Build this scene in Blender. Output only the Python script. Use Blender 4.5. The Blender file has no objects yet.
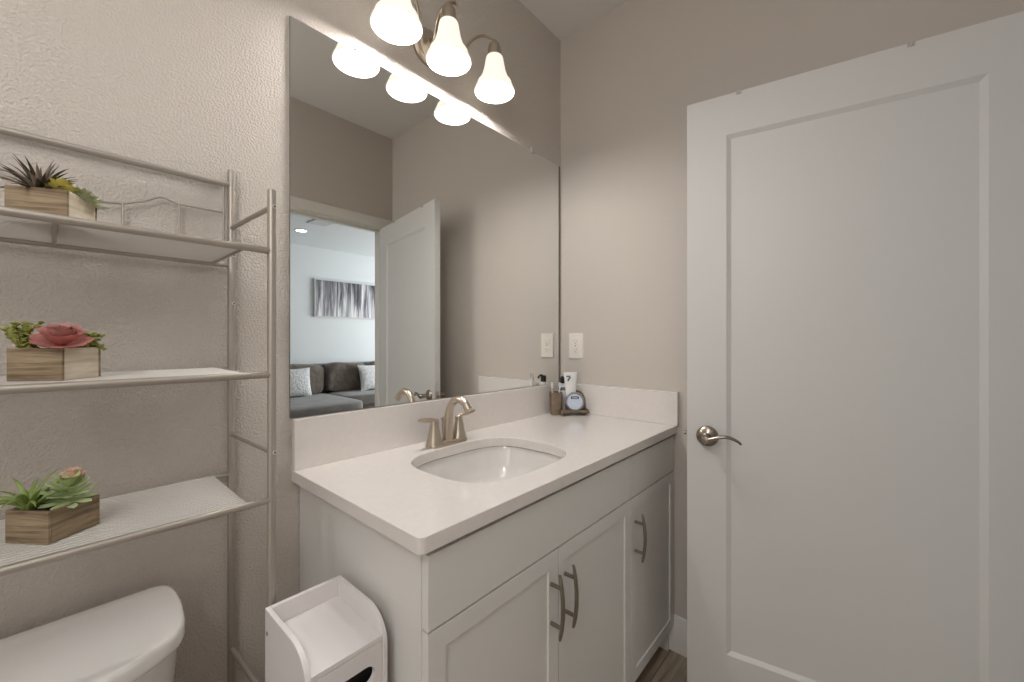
import bpy, bmesh, math, random
from mathutils import Vector, Matrix

random.seed(7)
PI = math.pi
scene = bpy.context.scene
COL = scene.collection

# ------------------------------------------------------------------ camera
H = 1.248
YAW = 41.305
cam_data = bpy.data.cameras.new("camera")
cam_data.sensor_width = 36.0
cam_data.lens = 405.9 / 1024 * 36.0
cam_data.shift_y = -0.0006
cam_data.clip_start = 0.02
cam = bpy.data.objects.new("camera", cam_data)
cam.location = (0, 0, H)
cam.rotation_euler = (PI / 2, 0, math.radians(YAW - 90))
COL.objects.link(cam)
scene.camera = cam

# ------------------------------------------------------------------ world, light, exposure
world = bpy.data.worlds.new("world")
scene.world = world
world.use_nodes = True
world.node_tree.nodes["Background"].inputs[0].default_value = (0.75, 0.85, 1.0, 1)
world.node_tree.nodes["Background"].inputs[1].default_value = 0.3

scene.view_settings.view_transform = 'Standard'
scene.view_settings.look = 'None'
scene.view_settings.gamma = 1.0
scene.view_settings.use_curve_mapping = False
scene.view_settings.exposure = 0.36
scene.cycles.use_denoising = True
scene.cycles.max_bounces = 10
scene.cycles.diffuse_bounces = 6
scene.cycles.glossy_bounces = 6
scene.cycles.caustics_reflective = False
scene.cycles.caustics_refractive = False


def area(name, loc, target, size, power, color, size_y=None):
    d = bpy.data.lights.new(name, 'AREA')
    d.energy = power
    d.color = color
    d.size = size
    if size_y:
        d.shape = 'RECTANGLE'
        d.size_y = size_y
    o = bpy.data.objects.new(name, d)
    o.location = loc
    o.rotation_euler = (Vector(target) - Vector(loc)).to_track_quat('-Z', 'Y').to_euler()
    COL.objects.link(o)
    return o


# added overhead fill without fixture, behind the camera, out of the mirror's view
area("bathroom_overhead_fill", (-0.72, 0.0, 2.71), (-0.72, 0.0, 0), 1.5, 6.5, (0.97, 0.98, 1.0), 0.62)
# added point fill without fixture, brightens the ceiling and upper walls
gl = bpy.data.lights.new("bathroom_point_fill", 'POINT')
gl.energy = 11.5
gl.color = (0.97, 0.98, 1.0)
gl.shadow_soft_size = 0.16
glo = bpy.data.objects.new("bathroom_point_fill", gl)
glo.location = (-0.62, 0.0, 2.02)
COL.objects.link(glo)
# added soft fill panel at the left wall, which has no window
area("left_side_fill", (-1.70, 0.05, 1.05), (0.6, 0.75, 0.9), 0.75, 5.5, (0.97, 0.98, 1.0), 1.7)
# added daylight panel for the living room
area("living_daylight_fill", (6.4, -2.7, 1.5), (2.0, -2.9, 2.3), 2.2, 170, (0.95, 0.975, 1.0), 1.7)


# ------------------------------------------------------------------ materials
def mat(name, color, rough=0.5, metal=0.0, bump=None, var=None, spec=0.5, emit=None, coat=0.0, sheen=0.0, trans=0.0):
    """bump=(scale,strength,distance[,detail]); var=(scale,amount) colour mottling."""
    m = bpy.data.materials.new(name)
    m.use_nodes = True
    nt = m.node_tree
    b = nt.nodes["Principled BSDF"]
    b.inputs["Base Color"].default_value = (*color, 1)
    b.inputs["Roughness"].default_value = rough
    b.inputs["Metallic"].default_value = metal
    b.inputs["Specular IOR Level"].default_value = spec
    b.inputs["Coat Weight"].default_value = coat
    b.inputs["Sheen Weight"].default_value = sheen
    b.inputs["Transmission Weight"].default_value = trans
    if emit:
        b.inputs["Emission Color"].default_value = (*emit[0], 1)
        b.inputs["Emission Strength"].default_value = emit[1]
    tc = nt.nodes.new("ShaderNodeTexCoord")
    if bump:
        n = nt.nodes.new("ShaderNodeTexNoise")
        n.inputs["Scale"].default_value = bump[0]
        n.inputs["Detail"].default_value = bump[3] if len(bump) > 3 else 2
        nt.links.new(tc.outputs["Object"], n.inputs["Vector"])
        bp = nt.nodes.new("ShaderNodeBump")
        bp.inputs["Strength"].default_value = bump[1]
        bp.inputs["Distance"].default_value = bump[2]
        nt.links.new(n.outputs["Fac"], bp.inputs["Height"])
        nt.links.new(bp.outputs["Normal"], b.inputs["Normal"])
    if var:
        n = nt.nodes.new("ShaderNodeTexNoise")
        n.inputs["Scale"].default_value = var[0]
        n.inputs["Detail"].default_value = 4
        nt.links.new(tc.outputs["Object"], n.inputs["Vector"])
        r = nt.nodes.new("ShaderNodeValToRGB")
        a = var[1]
        r.color_ramp.elements[0].position = 0.3
        r.color_ramp.elements[1].position = 0.7
        r.color_ramp.elements[0].color = (*[c * (1 - a) for c in color], 1)
        r.color_ramp.elements[1].color = (*[min(1, c * (1 + a)) for c in color], 1)
        nt.links.new(n.outputs["Fac"], r.inputs["Fac"])
        nt.links.new(r.outputs["Color"], b.inputs["Base Color"])
    return m


def srgb(r, g, b):
    return tuple(((c / 255) / 12.92 if c / 255 <= 0.04045 else ((c / 255 + 0.055) / 1.055) ** 2.4) for c in (r, g, b))


def wall_paint(name, color, strength):
    m = mat(name, color, rough=0.62, spec=0.3)
    nt = m.node_tree
    b = nt.nodes["Principled BSDF"]
    tc = nt.nodes["Texture Coordinate"]
    n = nt.nodes.new("ShaderNodeTexNoise")
    n.inputs["Scale"].default_value = 200
    n.inputs["Detail"].default_value = 2.5
    n.inputs["Roughness"].default_value = 0.45
    n.inputs["Distortion"].default_value = 0.15
    nt.links.new(tc.outputs["Object"], n.inputs["Vector"])
    r = nt.nodes.new("ShaderNodeValToRGB")
    r.color_ramp.elements[0].position = 0.42
    r.color_ramp.elements[1].position = 0.62
    nt.links.new(n.outputs["Fac"], r.inputs["Fac"])
    bp = nt.nodes.new("ShaderNodeBump")
    bp.inputs["Strength"].default_value = strength
    bp.inputs["Distance"].default_value = 0.0016
    nt.links.new(r.outputs["Color"], bp.inputs["Height"])
    nt.links.new(bp.outputs["Normal"], b.inputs["Normal"])
    return m


def plank_mat(name):
    m = mat(name, (0.3, 0.25, 0.2), rough=0.45)
    nt = m.node_tree
    b = nt.nodes["Principled BSDF"]
    tc = nt.nodes["Texture Coordinate"]
    mp = nt.nodes.new("ShaderNodeMapping")
    nt.links.new(tc.outputs["Object"], mp.inputs["Vector"])
    br = nt.nodes.new("ShaderNodeTexBrick")
    br.inputs["Color1"].default_value = (*srgb(178, 163, 146), 1)
    br.inputs["Color2"].default_value = (*srgb(156, 141, 125), 1)
    br.inputs["Mortar"].default_value = (*srgb(112, 103, 94), 1)
    br.inputs["Scale"].default_value = 1.0
    br.inputs["Mortar Size"].default_value = 0.0022
    br.inputs["Brick Width"].default_value = 0.9
    br.inputs["Row Height"].default_value = 0.15
    nt.links.new(mp.outputs["Vector"], br.inputs["Vector"])
    mp2 = nt.nodes.new("ShaderNodeMapping")
    mp2.inputs["Scale"].default_value = (5, 45, 1)
    nt.links.new(tc.outputs["Object"], mp2.inputs["Vector"])
    n = nt.nodes.new("ShaderNodeTexNoise")
    n.inputs["Scale"].default_value = 1.0
    n.inputs["Detail"].default_value = 6
    nt.links.new(mp2.outputs["Vector"], n.inputs["Vector"])
    r = nt.nodes.new("ShaderNodeValToRGB")
    r.color_ramp.elements[0].color = (0.55, 0.55, 0.55, 1)
    r.color_ramp.elements[1].color = (1.2, 1.18, 1.15, 1)
    r.color_ramp.elements[0].position = 0.3
    r.color_ramp.elements[1].position = 0.7
    nt.links.new(n.outputs["Fac"], r.inputs["Fac"])
    mx = nt.nodes.new("ShaderNodeMix")
    mx.data_type = 'RGBA'
    mx.blend_type = 'MULTIPLY'
    mx.inputs["Factor"].default_value = 1
    nt.links.new(br.outputs["Color"], mx.inputs["A"])
    nt.links.new(r.outputs["Color"], mx.inputs["B"])
    nt.links.new(mx.outputs["Result"], b.inputs["Base Color"])
    return m


def wood_mat(name, dark, light, stretch=(14, 14, 160)):
    m = mat(name, dark, rough=0.75, spec=0.2)
    nt = m.node_tree
    b = nt.nodes["Principled BSDF"]
    tc = nt.nodes["Texture Coordinate"]
    mp = nt.nodes.new("ShaderNodeMapping")
    mp.inputs["Scale"].default_value = stretch
    nt.links.new(tc.outputs["Object"], mp.inputs["Vector"])
    n = nt.nodes.new("ShaderNodeTexNoise")
    n.inputs["Scale"].default_value = 1.0
    n.inputs["Detail"].default_value = 5
    n.inputs["Distortion"].default_value = 0.4
    nt.links.new(mp.outputs["Vector"], n.inputs["Vector"])
    r = nt.nodes.new("ShaderNodeValToRGB")
    r.color_ramp.elements[0].position = 0.32
    r.color_ramp.elements[1].position = 0.68
    r.color_ramp.elements[0].color = (*dark, 1)
    r.color_ramp.elements[1].color = (*light, 1)
    nt.links.new(n.outputs["Fac"], r.inputs["Fac"])
    nt.links.new(r.outputs["Color"], b.inputs["Base Color"])
    bp = nt.nodes.new("ShaderNodeBump")
    bp.inputs["Strength"].default_value = 0.3
    bp.inputs["Distance"].default_value = 0.0008
    nt.links.new(n.outputs["Fac"], bp.inputs["Height"])
    nt.links.new(bp.outputs["Normal"], b.inputs["Normal"])
    return m


def art_mat(name):
    m = mat(name, (0.4, 0.4, 0.42), rough=0.7)
    nt = m.node_tree
    b = nt.nodes["Principled BSDF"]
    tc = nt.nodes["Texture Coordinate"]
    mp = nt.nodes.new("ShaderNodeMapping")
    mp.inputs["Scale"].default_value = (13, 1, 1.1)
    nt.links.new(tc.outputs["Object"], mp.inputs["Vector"])
    n = nt.nodes.new("ShaderNodeTexNoise")
    n.inputs["Scale"].default_value = 1.0
    n.inputs["Detail"].default_value = 7
    n.inputs["Roughness"].default_value = 0.6
    n.inputs["Distortion"].default_value = 0.5
    nt.links.new(mp.outputs["Vector"], n.inputs["Vector"])
    # the dark paint gathers in drips hanging from the top edge
    sx = nt.nodes.new("ShaderNodeSeparateXYZ")
    nt.links.new(tc.outputs["Object"], sx.inputs[0])
    ma = nt.nodes.new("ShaderNodeMath")
    ma.operation = 'MULTIPLY_ADD'
    ma.inputs[1].default_value = -0.2
    nt.links.new(sx.outputs["Z"], ma.inputs[0])
    nt.links.new(n.outputs["Fac"], ma.inputs[2])
    r = nt.nodes.new("ShaderNodeValToRGB")
    els = r.color_ramp.elements
    els[0].position = 0.40
    els[0].color = (0.045, 0.045, 0.05, 1)
    els[1].position = 0.66
    els[1].color = (0.78, 0.78, 0.80, 1)
    e = els.new(0.50)
    e.color = (0.22, 0.22, 0.25, 1)
    nt.links.new(ma.outputs[0], r.inputs["Fac"])
    nt.links.new(r.outputs["Color"], b.inputs["Base Color"])
    return m


def shade_mat(name):
    """frosted white glass lit from inside by its bulb"""
    m = bpy.data.materials.new(name)
    m.use_nodes = True
    nt = m.node_tree
    b = nt.nodes["Principled BSDF"]
    b.inputs["Base Color"].default_value = (0.40, 0.38, 0.35, 1)
    b.inputs["Roughness"].default_value = 0.25
    b.inputs["Emission Color"].default_value = (1.0, 0.92, 0.80, 1)
    b.inputs["Emission Strength"].default_value = 0.70
    return m


M = {}
M['wall'] = wall_paint("warm_grey_wall_paint", srgb(204, 196, 187), 0.75)
M['wall_s'] = wall_paint("warm_grey_wall_paint_smooth", srgb(204, 196, 187), 0.12)
M['ceiling'] = mat("ceiling_white", srgb(226, 224, 220), 0.8, bump=(120, 0.15, 0.001))
M['trim'] = mat("trim_white", srgb(232, 229, 222), 0.35)
M['door'] = mat("door_white", srgb(212, 211, 208), 0.4)
M['cab'] = mat("cabinet_white", srgb(222, 220, 216), 0.38)
M['gap'] = mat("cabinet_inside", srgb(120, 112, 104), 0.7)
M['quartz'] = mat("white_quartz", srgb(228, 222, 217), 0.10, var=(60, 0.02))
M['ceramic'] = mat("white_ceramic", srgb(221, 218, 214), 0.12, coat=0.3)
M['nickel'] = mat("brushed_nickel", srgb(196, 184, 168), 0.28, 1.0)
M['nickel_d'] = mat("aged_nickel", srgb(160, 150, 138), 0.24, 1.0)
M['pull'] = mat("satin_nickel_pull", srgb(150, 142, 132), 0.35, 1.0)
M['rack'] = mat("silver_rack_metal", srgb(172, 164, 154), 0.42, 0.6)
M['wire'] = mat("pale_wire_coating", srgb(210, 206, 200), 0.45, 0.1)
M['mirror'] = mat("mirror_silver", (0.92, 0.93, 0.91), 0.0, 1.0)
M['mirror_edge'] = mat("mirror_glass_edge", srgb(112, 106, 96), 0.3)
M['clip'] = mat("clear_plastic_clip", srgb(240, 238, 234), 0.15, trans=0.35)
M['melamine'] = mat("white_melamine", srgb(226, 222, 221), 0.35)
M['black'] = mat("black_plastic", (0.012, 0.012, 0.012), 0.4)
M['dark'] = mat("slot_shade", (0.02, 0.02, 0.02), 0.8)
M['plate'] = mat("outlet_plastic", srgb(238, 232, 222), 0.3)
M['slot'] = mat("outlet_slots", srgb(90, 84, 78), 0.6)
M['floor'] = plank_mat("wood_look_plank_tile")
M['shade'] = shade_mat("frosted_lit_glass")
M['bulb'] = mat("lit_bulb", (1, 0.95, 0.88), 0.4, emit=((1.0, 0.982, 0.962), 85))
M['bronze'] = mat("antique_bronze", srgb(146, 130, 112), 0.38, 0.75, var=(40, 0.2))
M['white_pl'] = mat("white_plastic", srgb(232, 232, 230), 0.3)
M['pink_pl'] = mat("pale_pink_plastic", srgb(232, 212, 202), 0.3)
M['blue_pl'] = mat("pale_blue_plastic", srgb(196, 208, 226), 0.25)
M['clear_pl'] = mat("milky_clear_plastic", srgb(205, 208, 208), 0.15)
M['grey_pl'] = mat("grey_plastic", srgb(132, 132, 134), 0.25)
M['navy'] = mat("navy_print", srgb(56, 62, 82), 0.4)
M['teal'] = mat("grey_teal_print", srgb(96, 116, 122), 0.4)
M['red_pl'] = mat("red_print", srgb(190, 84, 78), 0.4)
M['lwall'] = mat("living_wall_paint", srgb(212, 217, 220), 0.7)
M['sofa'] = mat("grey_sofa_fabric", srgb(112, 110, 108), 0.95, bump=(220, 0.5, 0.003), var=(7, 0.15), sheen=0.2)
M['cush'] = mat("taupe_plush_fabric", srgb(98, 90, 82), 0.95, bump=(9, 0.8, 0.03), var=(11, 0.22), sheen=0.3)
M['pillow'] = mat("white_knit_fabric", srgb(214, 216, 218), 0.95, bump=(60, 1.0, 0.02), var=(45, 0.22))
M['art'] = art_mat("abstract_grey_paint")
M['art_edge'] = mat("canvas_edge", srgb(205, 206, 208), 0.8)
M['vent'] = mat("vent_white_metal", srgb(205, 207, 210), 0.5)
M['vent_d'] = mat("vent_inside", srgb(96, 98, 102), 0.8)
M['downlight'] = mat("downlight_lens", (1, 1, 1), 0.4, emit=((1, 0.98, 0.95), 9))
M['wood'] = wood_mat("weathered_brown_wood", srgb(108, 91, 70), srgb(168, 150, 124))
M['wood_p'] = wood_mat("pale_wood", srgb(196, 182, 158), srgb(230, 221, 204))  # paler tone for one pair of box sides
M['soil'] = mat("dark_moss", srgb(44, 36, 28), 0.95, bump=(200, 0.8, 0.003))
M['spike'] = mat("dark_spiky_leaf", srgb(74, 66, 56), 0.5, var=(70, 0.35))
M['spike_hi'] = mat("dusty_grey_leaf", srgb(146, 132, 118), 0.6, var=(60, 0.25))
M['yellow'] = mat("yellow_green_leaf", srgb(190, 178, 84), 0.45, var=(60, 0.25))
M['pale'] = mat("pale_sage_leaf", srgb(176, 182, 144), 0.5, var=(80, 0.25))
M['pinkleaf'] = mat("dusty_pink_leaf", srgb(188, 124, 116), 0.5, var=(45, 0.22))
M['pinkcore'] = mat("dusky_rose_leaf", srgb(186, 134, 126), 0.5, var=(45, 0.2))
M['sedum'] = mat("olive_green_bead", srgb(142, 146, 74), 0.5, var=(90, 0.3))
M['aloe'] = mat("fresh_green_leaf", srgb(128, 150, 76), 0.42, var=(50, 0.25))
M['eche'] = mat("silver_green_leaf", srgb(178, 194, 142), 0.45, var=(45, 0.18))
M['blush'] = mat("blush_leaf", srgb(222, 184, 168), 0.5, var=(60, 0.18))


# ------------------------------------------------------------------ helpers
def wmat(o):
    m = o.matrix_basis.copy()
    while o.parent:
        o = o.parent
        m = o.matrix_basis @ m
    return m


def tag(o, label=None, cat=None, group=None, kind=None):
    if label: o['label'] = label
    if cat: o['category'] = cat
    if group: o['group'] = group
    if kind: o['kind'] = kind
    return o


def thing(name, label, cat, loc, rz=0, group=None, kind=None):
    o = bpy.data.objects.new(name, None)
    o.empty_display_size = 0.05
    COL.objects.link(o)
    o.location = loc
    o.rotation_euler = (0, 0, rz)
    return tag(o, label, cat, group, kind)


def obj(name, bm, m, parent=None, bev=0.0, seg=2, smooth=38, sub=0, origin=None):
    """link a bmesh given in WORLD coordinates as one mesh object (local to its parent)"""
    bmesh.ops.recalc_face_normals(bm, faces=bm.faces)
    if parent is not None:
        bm.transform(wmat(parent).inverted())
    elif origin is not None:
        bm.transform(Matrix.Translation(-Vector(origin)))
    me = bpy.data.meshes.new(name)
    bm.to_mesh(me)
    bm.free()
    for x in (m if isinstance(m, (list, tuple)) else [m]):
        me.materials.append(x)
    if smooth:
        for p in me.polygons:
            p.use_smooth = True
        me.set_sharp_from_angle(angle=math.radians(smooth))
    o = bpy.data.objects.new(name, me)
    COL.objects.link(o)
    if parent is not None:
        o.parent = parent
    elif origin is not None:
        o.location = origin
    if bev:
        b = o.modifiers.new("bevel", 'BEVEL')
        b.width = bev
        b.segments = seg
        b.limit_method = 'ANGLE'
        b.angle_limit = math.radians(40)
        b.harden_normals = True
    if sub:
        s = o.modifiers.new("subdivision", 'SUBSURF')
        s.levels = sub
        s.render_levels = sub
    return o


def NB():
    return bmesh.new()


def box(bm, x0, x1, y0, y1, z0, z1, mi=0):
    v = [bm.verts.new(p) for p in ((x0, y0, z0), (x1, y0, z0), (x1, y1, z0), (x0, y1, z0),
                                   (x0, y0, z1), (x1, y0, z1), (x1, y1, z1), (x0, y1, z1))]
    fs = []
    for idx in ((0, 3, 2, 1), (4, 5, 6, 7), (0, 1, 5, 4), (1, 2, 6, 5), (2, 3, 7, 6), (3, 0, 4, 7)):
        f = bm.faces.new([v[i] for i in idx])
        f.material_index = mi
        fs.append(f)
    return fs       # bottom, top, -y, +x, +y, -x


def obox(bm, c, ax, ay, az, hx, hy, hz):
    """oriented box from centre, unit axes and half sizes"""
    c, ax, ay, az = Vector(c), Vector(ax), Vector(ay), Vector(az)
    v = []
    for sz in (-1, 1):
        for sx, sy in ((-1, -1), (1, -1), (1, 1), (-1, 1)):
            v.append(bm.verts.new(c + ax * hx * sx + ay * hy * sy + az * hz * sz))
    fs = []
    for idx in ((0, 3, 2, 1), (4, 5, 6, 7), (0, 1, 5, 4), (1, 2, 6, 5), (2, 3, 7, 6), (3, 0, 4, 7)):
        fs.append(bm.faces.new([v[i] for i in idx]))
    return fs


def catmull(pts, n=6):
    P = [Vector(p) for p in pts]
    P = [2 * P[0] - P[1]] + P + [2 * P[-1] - P[-2]]
    out = []
    for i in range(1, len(P) - 2):
        for k in range(n):
            t = k / n
            a, b, c, d = P[i - 1], P[i], P[i + 1], P[i + 2]
            out.append(0.5 * ((2 * b) + (c - a) * t + (2 * a - 5 * b + 4 * c - d) * t * t + (3 * b - a - 3 * c + d) * t ** 3))
    out.append(P[-2].copy())
    return out


def tube(bm, pts, r, seg=10, flat=1.0, up=None, cap=True, mi=0):
    """tube along points; r number or list; flat squashes the second cross axis"""
    P = [Vector(p) for p in pts]
    n = len(P)
    R = r if isinstance(r, (list, tuple)) else [r] * n
    rings = []
    prev = None
    for i in range(n):
        t = (P[min(i + 1, n - 1)] - P[max(i - 1, 0)]).normalized()
        if prev is None:
            ref = Vector(up) if up else (Vector((0, 0, 1)) if abs(t.z) < 0.9 else Vector((1, 0, 0)))
            a = (ref - t * ref.dot(t)).normalized()
        else:
            a = (prev - t * prev.dot(t)).normalized()
        prev = a
        b = t.cross(a)
        rings.append([bm.verts.new(P[i] + (a * math.cos(2 * PI * k / seg) * flat + b * math.sin(2 * PI * k / seg)) * R[i]) for k in range(seg)])
    for i in range(n - 1):
        for k in range(seg):
            f = bm.faces.new((rings[i][k], rings[i][(k + 1) % seg], rings[i + 1][(k + 1) % seg], rings[i + 1][k]))
            f.material_index = mi
    if cap:
        bm.faces.new(list(reversed(rings[0]))).material_index = mi
        bm.faces.new(rings[-1]).material_index = mi


def lathe(bm, prof, c, seg=32, axis='Z', mtx=None):
    """revolve (radius, height) profile about an axis through c"""
    c = Vector(c)
    rot = Matrix.Identity(3)
    if axis == 'X': rot = Matrix.Rotation(PI / 2, 3, 'Y')
    if axis == 'Y': rot = Matrix.Rotation(-PI / 2, 3, 'X')
    if mtx is not None: rot = mtx
    rings = []
    for (r, h) in prof:
        if r < 1e-6:
            rings.append([bm.verts.new(c + rot @ Vector((0, 0, h)))])
        else:
            rings.append([bm.verts.new(c + rot @ Vector((r * math.cos(2 * PI * k / seg), r * math.sin(2 * PI * k / seg), h))) for k in range(seg)])
    for a, b in zip(rings[:-1], rings[1:]):
        if len(a) == 1 and len(b) == 1: continue
        for k in range(seg):
            k2 = (k + 1) % seg
            if len(a) == 1: bm.faces.new((a[0], b[k2], b[k]))
            elif len(b) == 1: bm.faces.new((a[k], a[k2], b[0]))
            else: bm.faces.new((a[k], a[k2], b[k2], b[k]))


def loft(bm, loops, cap0=True, cap1=True):
    R = [[bm.verts.new(p) for p in L] for L in loops]
    n = len(R[0])
    for a, b in zip(R[:-1], R[1:]):
        for k in range(n):
            bm.faces.new((a[k], a[(k + 1) % n], b[(k + 1) % n], b[k]))
    if cap0: bm.faces.new(list(reversed(R[0])))
    if cap1: bm.faces.new(R[-1])
    return R


def prism(bm, outline, f):
    """outline [(u,v)], f(u,v,s) -> point for s=0 and 1"""
    loft(bm, [[f(u, v, 0) for u, v in outline], [f(u, v, 1) for u, v in outline]])


def rrect(x0, x1, y0, y1, r, n=6):
    out = []
    for cx, cy, a in ((x1 - r, y1 - r, 0), (x0 + r, y1 - r, 90), (x0 + r, y0 + r, 180), (x1 - r, y0 + r, 270)):
        for k in range(n + 1):
            t = math.radians(a + 90 * k / n)
            out.append((cx + r * math.cos(t), cy + r * math.sin(t)))
    return out


def superell(cx, cy, a, b, n, N):
    out = []
    for k in range(N):
        t = 2 * PI * k / N
        c, s = math.cos(t), math.sin(t)
        out.append((cx + a * math.copysign(abs(c) ** (2 / n), c), cy + b * math.copysign(abs(s) ** (2 / n), s)))
    return out


def ray_poly(c, ang, poly):
    d = (math.cos(ang), math.sin(ang))
    best = None
    for i in range(len(poly)):
        p, q = poly[i], poly[(i + 1) % len(poly)]
        ex, ey = q[0] - p[0], q[1] - p[1]
        den = d[0] * ey - d[1] * ex
        if abs(den) < 1e-12: continue
        t = ((p[0] - c[0]) * ey - (p[1] - c[1]) * ex) / den
        s = ((p[0] - c[0]) * d[1] - (p[1] - c[1]) * d[0]) / den
        if t > 0 and -1e-9 <= s <= 1 + 1e-9 and (best is None or t < best): best = t
    return (c[0] + d[0] * best, c[1] + d[1] * best)


def slab_hole(bm, outer, hole, c, f):
    """slab with one hole: outer/hole star-shaped 2-D polygons around c; f(u,v,s) maps to 3-D"""
    angs = sorted(set([round(math.atan2(p[1] - c[1], p[0] - c[0]), 6) for p in list(outer) + list(hole)]))
    O = [ray_poly(c, a, outer) for a in angs]
    I = [ray_poly(c, a, hole) for a in angs]
    n = len(angs)
    V = [[bm.verts.new(f(p[0], p[1], s)) for p in L] for L, s in ((O, 0), (O, 1), (I, 1), (I, 0))]
    for j in range(4):
        a, b = V[j], V[(j + 1) % 4]
        for k in range(n):
            bm.faces.new((a[k], a[(k + 1) % n], b[(k + 1) % n], b[k]))


# ------------------------------------------------------------------ room shell
W = 1.6666         # right wall face
YB = 1.145         # mirror wall face
YE = -0.360        # entry wall face (bathroom side)
YE2 = -0.475       # entry wall face (living room side)
XL = -1.75         # left wall face
ZC = 2.73          # ceiling
OX0, OX1, OZ = 0.774, 1.593, 2.050      # door opening (clear)
YL = -4.35         # living room far wall

b = NB(); box(b, XL - 0.1, W + 0.1, YB, YB + 0.1, 0, ZC)
tag(obj("wall_back", b, M['wall'], smooth=0), "textured warm grey wall carrying the mirror and shelf rack", "wall", kind='structure')
b = NB(); box(b, W, W + 0.1, YE2, YB, 0, ZC)
tag(obj("wall_right", b, M['wall_s'], smooth=0), "plain warm grey wall behind the open white door", "wall", kind='structure')
b = NB(); box(b, XL - 0.1, XL, YE2, YB, 0, ZC)
tag(obj("wall_left", b, M['wall'], smooth=0), "warm grey bathroom wall opposite the open door", "wall", kind='structure')
b = NB()
box(b, -3.0, OX0 - 0.02, YE2, YE, 0, ZC)
box(b, OX1 + 0.02, 6.5, YE2, YE, 0, ZC)
box(b, OX0 - 0.02, OX1 + 0.02, YE2, YE, OZ + 0.02, ZC)
tag(obj("wall_front", b, M['wall_s'], smooth=0), "warm grey wall with the doorway, seen in the mirror", "wall", kind='structure')
b = NB(); box(b, XL - 0.1, W + 0.1, YE2, YB + 0.1, ZC, ZC + 0.08)
tag(obj("ceiling", b, M['ceiling'], smooth=0), "white bathroom ceiling above the vanity light", "ceiling", kind='structure')
b = NB(); box(b, -3.1, 6.6, YL - 0.1, YB + 0.1, -0.08, 0)
tag(obj("floor", b, M['floor'], smooth=0), "grey brown wood-look plank floor", "floor", kind='structure')
b = NB(); box(b, -3.1, 6.6, YL - 0.1, YE2, ZC, ZC + 0.08)
tag(obj("ceiling_living", b, M['lwall'], smooth=0), "white living room ceiling seen through the doorway in the mirror", "ceiling", kind='structure')
b = NB(); box(b, -3.1, 6.6, YL - 0.1, YL, 0, ZC)
tag(obj("wall_living", b, M['lwall'], smooth=0), "cool white living room wall behind the grey sofa", "wall", kind='structure')
b = NB(); box(b, 6.5, 6.6, YL, YE2, 0, ZC); box(b, -3.1, -3.0, YL, YE2, 0, ZC)
tag(obj("wall_living_side", b, M['lwall'], smooth=0), "cool white side walls of the living room", "wall", kind='structure')


def baseboard(name, p0, p1, nrm, label):
    """stepped profile run from p0 to p1 on the floor, nrm = direction out of the wall"""
    prof = [(0, 0), (0.014, 0), (0.014, 0.092), (0.0115, 0.100), (0.0115, 0.106), (0.009, 0.112), (0.0085, 0.124), (0.005, 0.138), (0, 0.141)]
    b = NB()
    n = Vector(nrm)
    p0, p1 = Vector(p0), Vector(p1)
    loft(b, [[p + n * u + Vector((0, 0, v)) for u, v in prof] for p in (p0, p1)])
    tag(obj(name, b, M['trim'], smooth=30), label, "baseboard", kind='structure')


baseboard("baseboard_right", (W, YE + 0.02, 0), (W, 0.655, 0), (-1, 0, 0), "white stepped baseboard along the wall behind the door")
baseboard("baseboard_back", (XL, YB, 0), (0.43, YB, 0), (0, -1, 0), "white baseboard behind the toilet and shelf rack")
baseboard("baseboard_left", (XL, YE, 0), (XL, YB, 0), (1, 0, 0), "white baseboard on the wall opposite the door")
baseboard("baseboard_living", (-3.0, YL, 0), (6.5, YL, 0), (0, 1, 0), "white baseboard behind the sofa")

# door frame: jamb + casing both sides
b = NB()
box(b, OX0 - 0.02, OX0, YE2 - 0.002, YE + 0.002, 0, OZ)
box(b, OX1, OX1 + 0.02, YE2 - 0.002, YE + 0.002, 0, OZ)
box(b, OX0 - 0.02, OX1 + 0.02, YE2 - 0.002, YE + 0.002, OZ, OZ + 0.02)
# stops
box(b, OX0, OX0 + 0.011, YE - 0.075, YE - 0.040, 0, OZ)
box(b, OX1 - 0.011, OX1, YE - 0.075, YE - 0.040, 0, OZ)
box(b, OX0 + 0.011, OX1 - 0.011, YE - 0.075, YE - 0.040, OZ - 0.011, OZ)
tag(obj("trim_1", b, M['trim'], bev=0.0015, smooth=0), "white door jamb around the doorway, seen in the mirror", "door frame", kind='structure')
b = NB()
for (ya, yb, xr) in ((YE, YE + 0.016, W - 0.001), (YE2 - 0.016, YE2, OX1 + 0.075)):
    box(b, OX0 - 0.075, OX0 - 0.006, ya, yb, 0, OZ + 0.006)
    box(b, OX1 + 0.006, xr, ya, yb, 0, OZ + 0.006)
    box(b, OX0 - 0.075, xr, ya, yb, OZ + 0.006, OZ + 0.073)
tag(obj("trim_2", b, M['trim'], bev=0.003, smooth=0), "flat white casing over the doorway, seen in the mirror", "door casing", kind='structure')

# ------------------------------------------------------------------ open door
DL = math.radians(9.6)
dA = Vector((1.4159, 0.4593, 0))                       # free edge, face towards the opening
dU = Vector((math.sin(DL), -math.cos(DL), 0))          # free edge -> hinge
dN = Vector((-math.cos(DL), -math.sin(DL), 0))         # out of the visible face
DW, DT, DZ0, DZ1 = 0.813, 0.035, 0.012, 2.038
dU3 = (dU.x, dU.y, 0)
hinge_pt = dA + dU * DW - dN * DT
door = thing("door_1", "white one-panel door standing open against the right wall", "door",
             (hinge_pt.x, hinge_pt.y, 0), 0, kind='structure')


def dpt(u, d, z):
    """u along the door from the free edge, d outward from the visible face"""
    p = dA + dU * u + dN * d
    return Vector((p.x, p.y, z))


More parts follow.
